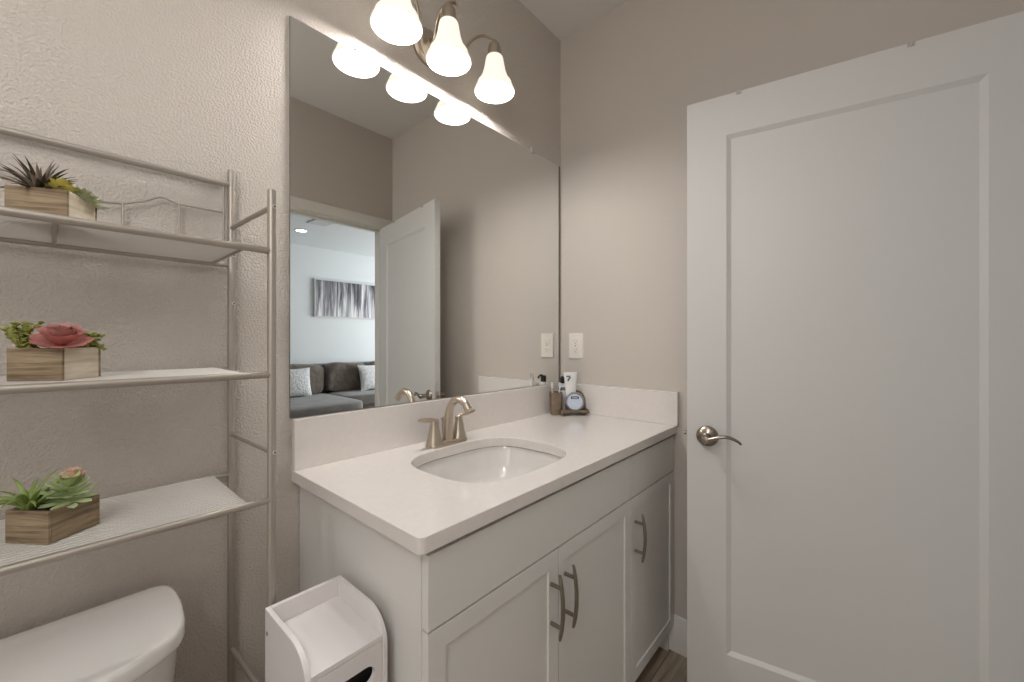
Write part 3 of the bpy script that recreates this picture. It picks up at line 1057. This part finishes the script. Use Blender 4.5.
# bottom planter
p3 = planter("succulent_planter", "wooden box with green spiky plant and blush rosette on the lowest rack shelf", 0.0051, 0.9804, zt[2], 53.0, (M['wood'], M['wood']))
z = zt[2] + 0.046
b = spiky((-0.022, 0.975, z), 17, (0.064, 0.070), 0.0095, 0.0045, (0.80, 1.50), 1.75, 11)
obj("green_aloe", b, M['aloe'], p3, smooth=50)
b = NB()
rosette(b, (0.019, 0.968, z + 0.006), [(9, 0.034, 0.0125, -0.05, 0.0), (8, 0.034, 0.0125, 0.28, 0.008), (8, 0.031, 0.012, 0.52, 0.016), (6, 0.026, 0.011, 0.82, 0.024)], Matrix.Rotation(math.radians(14), 4, 'X'))
ec = obj("silver_green_rosette", b, M['eche'], p3, smooth=60)
b = NB()
rosette(b, (0.023, 0.973, z + 0.036), [(8, 0.021, 0.0105, 0.50, 0.0), (7, 0.019, 0.010, 0.92, 0.003), (5, 0.015, 0.007, 1.3, 0.004)], Matrix.Rotation(math.radians(10), 4, 'X'))
obj("blush_heart", b, M['blush'], ec, smooth=60)

# ------------------------------------------------------------------ toilet
TX = -0.057
toi = thing("toilet", "white ceramic toilet tank under the shelf rack", "toilet", (TX, 0.75, 0))


def tank_outline(hw, yb, yf, inset=0.0, n=8):
    half = [(hw - 0.030, yb), (hw - 0.012, yb - 0.008), (hw - 0.003, yb - 0.030), (hw, yb - 0.075), (hw - 0.001, yb - 0.115), (hw - 0.010, yf + 0.085), (hw - 0.033, yf + 0.052), (hw - 0.070, yf + 0.030), (hw - 0.115, yf + 0.014), (hw - 0.17, yf + 0.004), (0, yf)]
    P = catmull([(x, y, 0) for x, y in half], 4)
    right = [(p.x, p.y) for p in P]
    left = [(-x, y) for x, y in reversed(right[:-1])]
    out = right + left
    cy = (yb + yf) / 2
    return [(TX + x * (1 - inset / hw), cy + (y - cy) * (1 - inset / ((yb - yf) / 2))) for x, y in out]


lo = []
for ins, zz in ((0.010, 0.7125), (0.004, 0.713), (0.001, 0.716), (0.0, 0.722), (0.0, 0.737), (0.0012, 0.7415), (0.004, 0.7445), (0.009, 0.746), (0.03, 0.7464)):
    lo.append([(x, y, zz) for x, y in tank_outline(0.226, 1.102, 0.836, ins)])
b = NB(); loft(b, lo)
obj("tank_lid", b, M['ceramic'], toi, smooth=50)
lo = []
for hw, yf, zz in ((0.160, 0.900, 0.385), (0.172, 0.893, 0.395), (0.186, 0.885, 0.45), (0.211, 0.862, 0.62), (0.218, 0.852, 0.7135)):
    lo.append([(x, y, zz) for x, y in tank_outline(hw, 1.092, yf)])
b = NB(); loft(b, lo)
tk = obj("tank", b, M['ceramic'], toi, smooth=50)
b = NB()
tube(b, catmull([(TX - 0.150, 0.885, 0.655), (TX - 0.150, 0.862, 0.655), (TX - 0.135, 0.850, 0.653), (TX - 0.085, 0.842, 0.648)], 5), 0.007, 10)
obj("flush_lever", b, M['nickel'], tk, smooth=60)


def egg(yc, a, bb, front, zz, n=40):
    out = []
    for k in range(n):
        t = 2 * PI * k / n
        s = math.sin(t)
        out.append((TX + a * math.cos(t), yc + (bb if s > 0 else front) * s, zz))
    return out


b = NB()
loft(b, [egg(0.78, 0.11, 0.20, 0.22, 0.0), egg(0.78, 0.105, 0.20, 0.20, 0.06), egg(0.76, 0.10, 0.20, 0.19, 0.16), egg(0.72, 0.13, 0.22, 0.22, 0.27), egg(0.68, 0.172, 0.24, 0.26, 0.36), egg(0.67, 0.180, 0.24, 0.275, 0.385)])
box(b, TX - 0.15, TX + 0.15, 0.86, 1.06, 0.33, 0.385)
obj("bowl", b, M['ceramic'], toi, smooth=50)
b = NB()
loft(b, [egg(0.665, 0.184, 0.19, 0.285, 0.386), egg(0.665, 0.188, 0.192, 0.288, 0.395), egg(0.665, 0.184, 0.19, 0.285, 0.404)])
obj("seat", b, M['ceramic'], toi, smooth=50)
b = NB()
loft(b, [egg(0.665, 0.182, 0.19, 0.284, 0.405), egg(0.665, 0.187, 0.192, 0.287, 0.412), egg(0.665, 0.180, 0.185, 0.28, 0.424), egg(0.665, 0.12, 0.13, 0.21, 0.430)])
obj("seat_lid", b, M['ceramic'], toi, smooth=50)

# ------------------------------------------------------------------ narrow storage box beside the vanity
QX0, QX1, QY0, QY1, QZ = 0.2715, 0.4185, 0.6785, 0.868, 0.7360
tb = 0.009
SZ = 0.6985
cab = thing("storage_box", "narrow white storage box with curved sides beside the vanity", "storage box", ((QX0 + QX1) / 2, (QY0 + QY1) / 2, 0))
sideout = [(QY1, 0.0), (QY1, QZ)] + [(QY0 + 0.062 - 0.062 * math.sin(t), QZ - 0.056 + 0.056 * math.cos(t)) for t in [PI / 2 * k / 8 for k in range(9)]] + [(QY0, 0.0)]
for x in (QX0, QX1 - tb):
    b = NB()
    prism(b, sideout, lambda u, v, s: (x + tb * s, u, v))
    sd = obj("side_panel", b, M['melamine'], cab, bev=0.0012, smooth=30)
    if x == QX0:
        for zz in (SZ - 0.006, 0.30):
            b = NB()
            tube(b, [(x + 0.001, QY1 - 0.012, zz), (x - 0.0006, QY1 - 0.012, zz)], 0.004, 12)
            obj("screw_cover", b, M['pull'], sd)
b = NB(); box(b, QX0 + tb, QX1 - tb, QY1 - tb, QY1, 0.0, QZ)
obj("back_panel", b, M['melamine'], cab, bev=0.0012)
b = NB(); box(b, QX0 + tb, QX1 - tb, QY0 + 0.003, QY1 - tb, SZ - tb, SZ)
obj("top_shelf", b, M['melamine'], cab, bev=0.0008)
b = NB()
sx0, sx1 = QX0 + tb + 0.018, QX1 - tb - 0.016
slab_hole(b, [(QX1 - tb - 0.0008, 0.44), (QX1 - tb - 0.0008, SZ - tb - 0.001), (QX0 + tb + 0.0008, SZ - tb - 0.001), (QX0 + tb + 0.0008, 0.44)],
          rrect(sx0, sx1, 0.622, 0.656, 0.0165, 6), ((sx0 + sx1) / 2, 0.639), lambda u, v, s: (u, QY0 + 0.003 + tb * (1 - s), v))
obj("front_panel", b, M['melamine'], cab, bev=0.0008, smooth=30)
b = NB(); box(b, QX0 + tb + 0.0008, QX1 - tb - 0.0008, QY0 + 0.003, QY0 + 0.003 + tb, 0.03, 0.437)
obj("lower_door", b, M['melamine'], cab, bev=0.0008)
b = NB(); box(b, QX0 + tb, QX1 - tb, QY0 + 0.014, QY1 - tb, 0.43, 0.438)
obj("inner_shelf", b, M['melamine'], cab)
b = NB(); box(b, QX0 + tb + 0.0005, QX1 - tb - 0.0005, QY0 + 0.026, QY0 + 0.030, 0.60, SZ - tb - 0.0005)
obj("slot_shade_sheet", b, M['dark'], cab)  # near-black sheet paints the shade inside the slot

# ------------------------------------------------------------------ toiletries in the corner
td = Vector((0.745, -0.667, 0)).normalized()           # along the tray
tn = Vector((0.667, 0.745, 0)).normalized()            # into the corner
up = Vector((0, 0, 1))
tf = Vector((1.5605, 0.992, CT))                        # middle of the tray's front edge
TL2, TD = 0.065, 0.054
cad = thing("toiletry_caddy", "antique bronze footed tray with brush cup in the counter corner", "caddy", tf + tn * TD / 2, 0)
zt0 = 0.013
b = NB()
c = tf + tn * TD / 2 + up * (zt0 + 0.003)
obox(b, c, td, tn, up, TL2, TD / 2, 0.003)
obox(b, tf + tn * 0.002 + up * (zt0 + 0.007), td, tn, up, TL2, 0.002, 0.007)
for s in (-1, 1):
    obox(b, tf + td * s * (TL2 - 0.002) + tn * TD / 2 + up * (zt0 + 0.007), td, tn, up, 0.002, TD / 2, 0.007)
obj("tray", b, M['bronze'], cad, bev=0.0012)
for s in (-1, 1):
    for q in (0.006, TD - 0.006):
        b = NB()
        p = tf + td * s * (TL2 - 0.006) + tn * q
        lathe(b, [(0, 0), (0.0050, 0.0), (0.0062, 0.004), (0.0045, 0.009), (0.0068, zt0 + 0.001), (0, zt0 + 0.001)], p, 14)
        obj("foot", b, M['bronze'], cad, smooth=50)
b = NB()
arch = [(-0.048, 0.0), (0.048, 0.0)] + [(0.048 * math.cos(t), 0.045 + 0.048 * math.sin(t)) for t in [PI * k / 14 for k in range(15)]]
o0 = tf + tn * (TD - 0.004) + up * (zt0 + 0.006)
prism(b, arch, lambda u, v, s: o0 + td * (u + 0.014) + tn * (0.003 * s) + up * v)
obj("back_plate", b, M['bronze'], cad, bev=0.001, smooth=30)
b = NB()
cc = Vector((1.537, 1.082, CT))
ccu = rrect(-0.026, 0.026, -0.026, 0.026, 0.008, 4)
lo = []
for sc_, zz in ((0.90, 0.001), (0.92, 0.004), (0.96, 0.05), (1.0, 0.104), (0.93, 0.104), (0.89, 0.05), (0.85, 0.010)):
    lo.append([cc + td * u * sc_ + tn * v * sc_ + up * zz for u, v in ccu])
loft(b, lo)
obj("brush_cup", b, M['bronze'], cad, smooth=45)


def toothbrush(off, lean, m, label):
    b = NB()
    p0 = cc + td * off[0] + tn * off[1] + up * 0.012
    p1 = p0 + td * lean[0] + tn * lean[1] + up * 0.120
    ax = (p1 - p0).normalized()
    tube(b, [p0, p0 + ax * 0.05, p0 + ax * 0.09, p1 - ax * 0.012, p1, p1 + ax * 0.012, p1 + ax * 0.016], [0.0045, 0.0052, 0.004, 0.0038, 0.0058, 0.0055, 0.003], 10, flat=0.7)
    r = tag(obj("toothbrush", b, m, None, smooth=60, origin=p0), label, "toothbrush")
    b = NB()
    for q in range(4):
        obox(b, p1 - ax * 0.006 + ax * 0.005 * q - tn * 0.007, td, tn, ax, 0.0042, 0.0045, 0.002)
    me_o = obj("bristles", b, M['white_pl'], r)


toothbrush((-0.010, 0.0), (-0.008, 0.0), M['pink_pl'], "pale pink toothbrush standing in the bronze cup")
toothbrush((0.010, -0.004), (0.006, -0.004), M['white_pl'], "plain white toothbrush standing in the bronze cup")

# round pale blue compact standing on the tray, facing the room
zb = CT + zt0 + 0.006
fdir = Vector((-0.80, -0.60, 0.10)).normalized()
fr = Vector((0.60, -0.80, 0)).normalized()
fu = fr.cross(fdir) * -1
if fu.z < 0: fu = -fu
RC = 0.0435
pc = tf + tn * 0.016 + td * 0.002 + up * (zt0 + 0.006 + RC + 0.001)
tub_ = thing("round_container", "round pale blue container with dark label standing on the bronze tray", "container", pc - up * RC)
rot = Matrix((fr, fu, fdir)).transposed()
b = NB()
lathe(b, [(0, -0.011), (RC - 0.003, -0.011), (RC, -0.008), (RC, 0.006), (RC - 0.003, 0.010), (RC - 0.006, 0.0102), (RC - 0.0075, 0.009), (0, 0.009)], pc, 40, mtx=rot)
obj("body", b, M['grey_pl'], tub_, smooth=40)
b = NB()
lathe(b, [(0, 0.0088), (RC - 0.009, 0.0088), (RC - 0.009, 0.0098), (0, 0.0098)], pc, 40, mtx=rot)
dsk = obj("blue_disc", b, M['blue_pl'], tub_, smooth=30)
b = NB()
rr = rrect(-0.018, 0.018, 0.012, 0.0235, 0.002, 3)
prism(b, rr, lambda u, v, s: pc + fr * u + fu * v + fdir * (0.0097 + 0.0006 * s))
obj("dark_label", b, M['navy'], dsk, smooth=0)
b = NB()
for (u0, u1, v) in ((-0.012, 0.012, 0.017),):
    obox(b, pc + fr * (u0 + u1) / 2 + fu * v + fdir * 0.0105, fr, fu, fdir, (u1 - u0) / 2, 0.0014, 0.0003)
a0 = pc + fdir * 0.0100
obox(b, a0 - fu * 0.010, (fr * 0.86 - fu * 0.5).normalized(), (fr * 0.5 + fu * 0.86).normalized(), fdir, 0.022, 0.0006, 0.0003)
obj("label_lines", b, M['white_pl'], dsk, smooth=0)

# white tube behind the disc
pt = tf + tn * 0.036 - td * 0.012 + up * (zt0 + 0.0062)
tb_ = thing("lotion_tube", "white squeeze tube with grey mark behind the round container", "tube", pt)
b = NB()
lo = []
for q in range(9):
    s = q / 8
    a = 0.0190 + 0.013 * s
    bb = 0.0105 * (1 - s ** 2.5) + 0.0012
    lo.append([pt + td * a * math.cos(t) + tn * bb * math.sin(t) + up * (0.028 + 0.148 * s) for t in [2 * PI * k / 24 for k in range(24)]])
loft(b, lo)
obj("tube_body", b, M['white_pl'], tb_, smooth=50)
b = NB()
lathe(b, [(0, 0), (0.0115, 0), (0.0115, 0.026), (0.0105, 0.029), (0, 0.029)], pt, 24)
sc_ = Matrix.Identity(4)
obj("tube_cap", b, M['white_pl'], tb_, smooth=40)
b = NB()
m0 = pt - tn * 0.0058 - td * 0.012 + up * 0.148
obox(b, m0 + up * 0.010, td, tn, up, 0.009, 0.0016, 0.003)
obox(b, m0 + td * 0.003 - up * 0.002, (td * 0.5 + up * 0.86).normalized(), tn, (up * 0.5 - td * 0.86).normalized(), 0.011, 0.0022, 0.0035)
obj("printed_mark", b, M['teal'], tb_)
b = NB()
m1 = pt + tn * 0.0050 + up * 0.132
obox(b, m1, td, tn, up, 0.010, 0.0022, 0.009)
obj("red_print", b, M['red_pl'], tb_)

# white bottle with a black flip cap in the corner
pb = Vector((1.594, 1.082, CT))
bo = thing("toiletry_bottle", "white bottle with black cap in the corner behind the tray", "bottle", pb)
b = NB()
lathe(b, [(0, 0.0005), (0.021, 0.0005), (0.0225, 0.004), (0.0225, 0.120), (0.019, 0.132), (0.012, 0.138), (0.011, 0.142), (0, 0.142)], pb, 28)
bb_ = obj("bottle_body", b, M['white_pl'], bo, smooth=45)
b = NB()
lathe(b, [(0.0226, 0.108), (0.0229, 0.109), (0.0229, 0.123), (0.0226, 0.124)], pb, 28)
obj("label_band", b, M['teal'], bb_, smooth=45)
b = NB()
lathe(b, [(0, 0.1405), (0.0135, 0.1405), (0.0135, 0.166), (0.012, 0.170), (0, 0.170)], pb, 24)
tube(b, catmull([pb + up * 0.166, pb + up * 0.172 + Vector((-0.012, -0.004, 0)), pb + up * 0.166 + Vector((-0.026, -0.008, 0)), pb + up * 0.156 + Vector((-0.030, -0.009, 0))], 4), 0.0045, 8)
obj("cap", b, M['black'], bo, smooth=45)

# ------------------------------------------------------------------ living room seen in the mirror
art = thing("wall_canvas", "grey and white abstract canvas above the sofa, seen in the mirror", "painting", (3.45, YL, 1.92))
ax0, ax1, az0, az1 = 2.765, 4.30, 1.625, 2.232
b = NB()
fs = box(b, ax0, ax1, YL + 0.002, YL + 0.036, az0, az1)
obj("canvas_frame", b, M['art_edge'], art, bev=0.002)
b = NB(); box(b, ax0 + 0.015, ax1 - 0.015, YL + 0.0355, YL + 0.0375, az0 + 0.015, az1 - 0.015)
obj("painted_face", b, M['art'], art, smooth=0)

vt = thing("ceiling_vent", "white ceiling air vent, seen in the mirror through the doorway", "air vent", (2.25, -2.90, ZC))
b = NB()
slab_hole(b, [(2.37, -3.03), (2.37, -2.77), (2.13, -2.77), (2.13, -3.03)], [(2.345, -3.005), (2.345, -2.795), (2.155, -2.795), (2.155, -3.005)], (2.25, -2.90), lambda u, v, s: (u, v, ZC - 0.0005 - 0.010 * s))
obj("vent_frame", b, M['vent'], vt, bev=0.001)
b = NB(); box(b, 2.155, 2.345, -3.005, -2.795, ZC - 0.002, ZC - 0.0005)
obj("vent_back", b, M['vent_d'], vt)
b = NB()
for k in range(8):
    y = -2.99 + 0.0255 * k
    obox(b, (2.25, y, ZC - 0.007), (1, 0, 0), Vector((0, 0.8, 0.6)), Vector((0, -0.6, 0.8)), 0.0945, 0.009, 0.0008)
obj("vent_louvres", b, M['vent'], vt)

dlt = thing("recessed_light", "round lit recessed light in the living room ceiling, seen in the mirror", "ceiling light", (2.235, -3.47, ZC))
b = NB()
lathe(b, [(0.062, ZC - 0.0005), (0.082, ZC - 0.0005), (0.080, ZC - 0.006), (0.066, ZC - 0.008), (0.062, ZC - 0.005)], (2.235, -3.47, 0), 32)
obj("trim_ring", b, M['vent'], dlt)
b = NB()
lathe(b, [(0, ZC - 0.0005), (0.063, ZC - 0.0005), (0.063, ZC - 0.005), (0, ZC - 0.006)], (2.235, -3.47, 0), 32)
obj("lens", b, M['downlight'], dlt)


def cushion(x0, x1, y0, y1, z0, z1, puff=0.35, n=8):
    """soft box: superellipsoid"""
    b = NB()
    cx, cy, cz = (x0 + x1) / 2, (y0 + y1) / 2, (z0 + z1) / 2
    hx, hy, hz = (x1 - x0) / 2, (y1 - y0) / 2, (z1 - z0) / 2
    N, K = 40, 20
    pw = lambda v, e: math.copysign(abs(v) ** e, v)
    rings = []
    for i in range(1, K):
        ph = -PI / 2 + PI * i / K
        rings.append([(cx + hx * pw(math.cos(ph), puff) * pw(math.cos(2 * PI * k / N), puff), cy + hy * pw(math.cos(ph), puff) * pw(math.sin(2 * PI * k / N), puff), cz + hz * pw(math.sin(ph), puff)) for k in range(N)])
    loft(b, rings)
    return b


sofa = thing("sectional_sofa", "dark grey sectional sofa with chaise, seen in the mirror", "sofa", (3.1, -3.7, 0))
b = NB(); box(b, 1.25, 4.75, -4.28, -3.35, 0.06, 0.30); box(b, 1.25, 2.72, -3.40, -2.80, 0.06, 0.30)
obj("sofa_base", b, M['sofa'], sofa, bev=0.03, seg=4)
obj("sofa_back", cushion(1.22, 4.78, -4.30, -4.06, 0.08, 0.885, 0.22), M['sofa'], sofa, smooth=80)
obj("chaise_cushion", cushion(1.42, 2.80, -4.06, -2.72, 0.28, 0.455, 0.26), M['sofa'], sofa, smooth=80)
obj("seat_cushion", cushion(2.80, 4.45, -4.06, -3.30, 0.28, 0.455, 0.22), M['sofa'], sofa, smooth=80)
for x in (1.24, 4.56):
    obj("arm", cushion(x, x + 0.2, -4.25, -3.32 if x > 2 else -2.9, 0.06, 0.62, 0.22), M['sofa'], sofa, smooth=80)


def back_cushion(x0, x1, seed):
    b = cushion(x0, x1, -4.07, -3.84, 0.445, 0.90, 0.42)
    rn = random.Random(seed)
    ph = [rn.uniform(0, 6) for _ in range(4)]
    for v in b.verts:
        v.co.y += 0.018 * math.sin(9 * (v.co.x - x0) + 5 * v.co.z + ph[0]) + 0.012 * math.sin(17 * v.co.x - 11 * v.co.z + ph[1])
        v.co.z += 0.012 * math.sin(7 * v.co.x + ph[2])
        v.co.x += 0.06 * (0.68 - v.co.z) * -1.0
    obj("back_cushion", b, M['cush'], sofa, smooth=80)


back_cushion(1.95, 2.74, 1)
back_cushion(2.76, 3.42, 2)
back_cushion(3.44, 4.25, 3)


def pillow(name, cx, cy, cz, w, h, t, rx, rz, label):
    b = NB()
    N = 14
    for side in (1, -1):
        V = []
        for i in range(N + 1):
            row = []
            for j in range(N + 1):
                u, v = -1 + 2 * i / N, -1 + 2 * j / N
                d = max(0.0, (1 - u * u)) ** 0.5 * max(0.0, (1 - v * v)) ** 0.5
                pin = 1 - 0.07 * (1 - abs(u) ** 2) * abs(v) ** 3
                pin2 = 1 - 0.07 * (1 - abs(v) ** 2) * abs(u) ** 3
                row.append(b.verts.new((u * w / 2 * pin2, side * (t / 2) * d, v * h / 2 * pin)))
            V.append(row)
        for i in range(N):
            for j in range(N):
                b.faces.new((V[i][j], V[i + 1][j], V[i + 1][j + 1], V[i][j + 1]))
    bmesh.ops.remove_doubles(b, verts=b.verts, dist=0.0008)
    mtx = Matrix.Translation((cx, cy, cz)) @ Matrix.Rotation(rz, 4, 'Z') @ Matrix.Rotation(rx, 4, 'X')
    b.transform(mtx)
    tag(obj(name, b, M['pillow'], None, smooth=80, origin=(cx, cy, cz - h / 2)), label, "pillow", "white throw pillows on the sofa")


pillow("throw_pillow", 2.24, -3.735, 0.655, 0.46, 0.42, 0.13, math.radians(14), 0.05, "white knit throw pillow on the chaise end of the sofa, seen in the mirror")
pillow("throw_pillow", 3.42, -3.735, 0.655, 0.44, 0.42, 0.13, math.radians(14), -0.05, "white knit throw pillow under the canvas, beside the open door in the mirror")
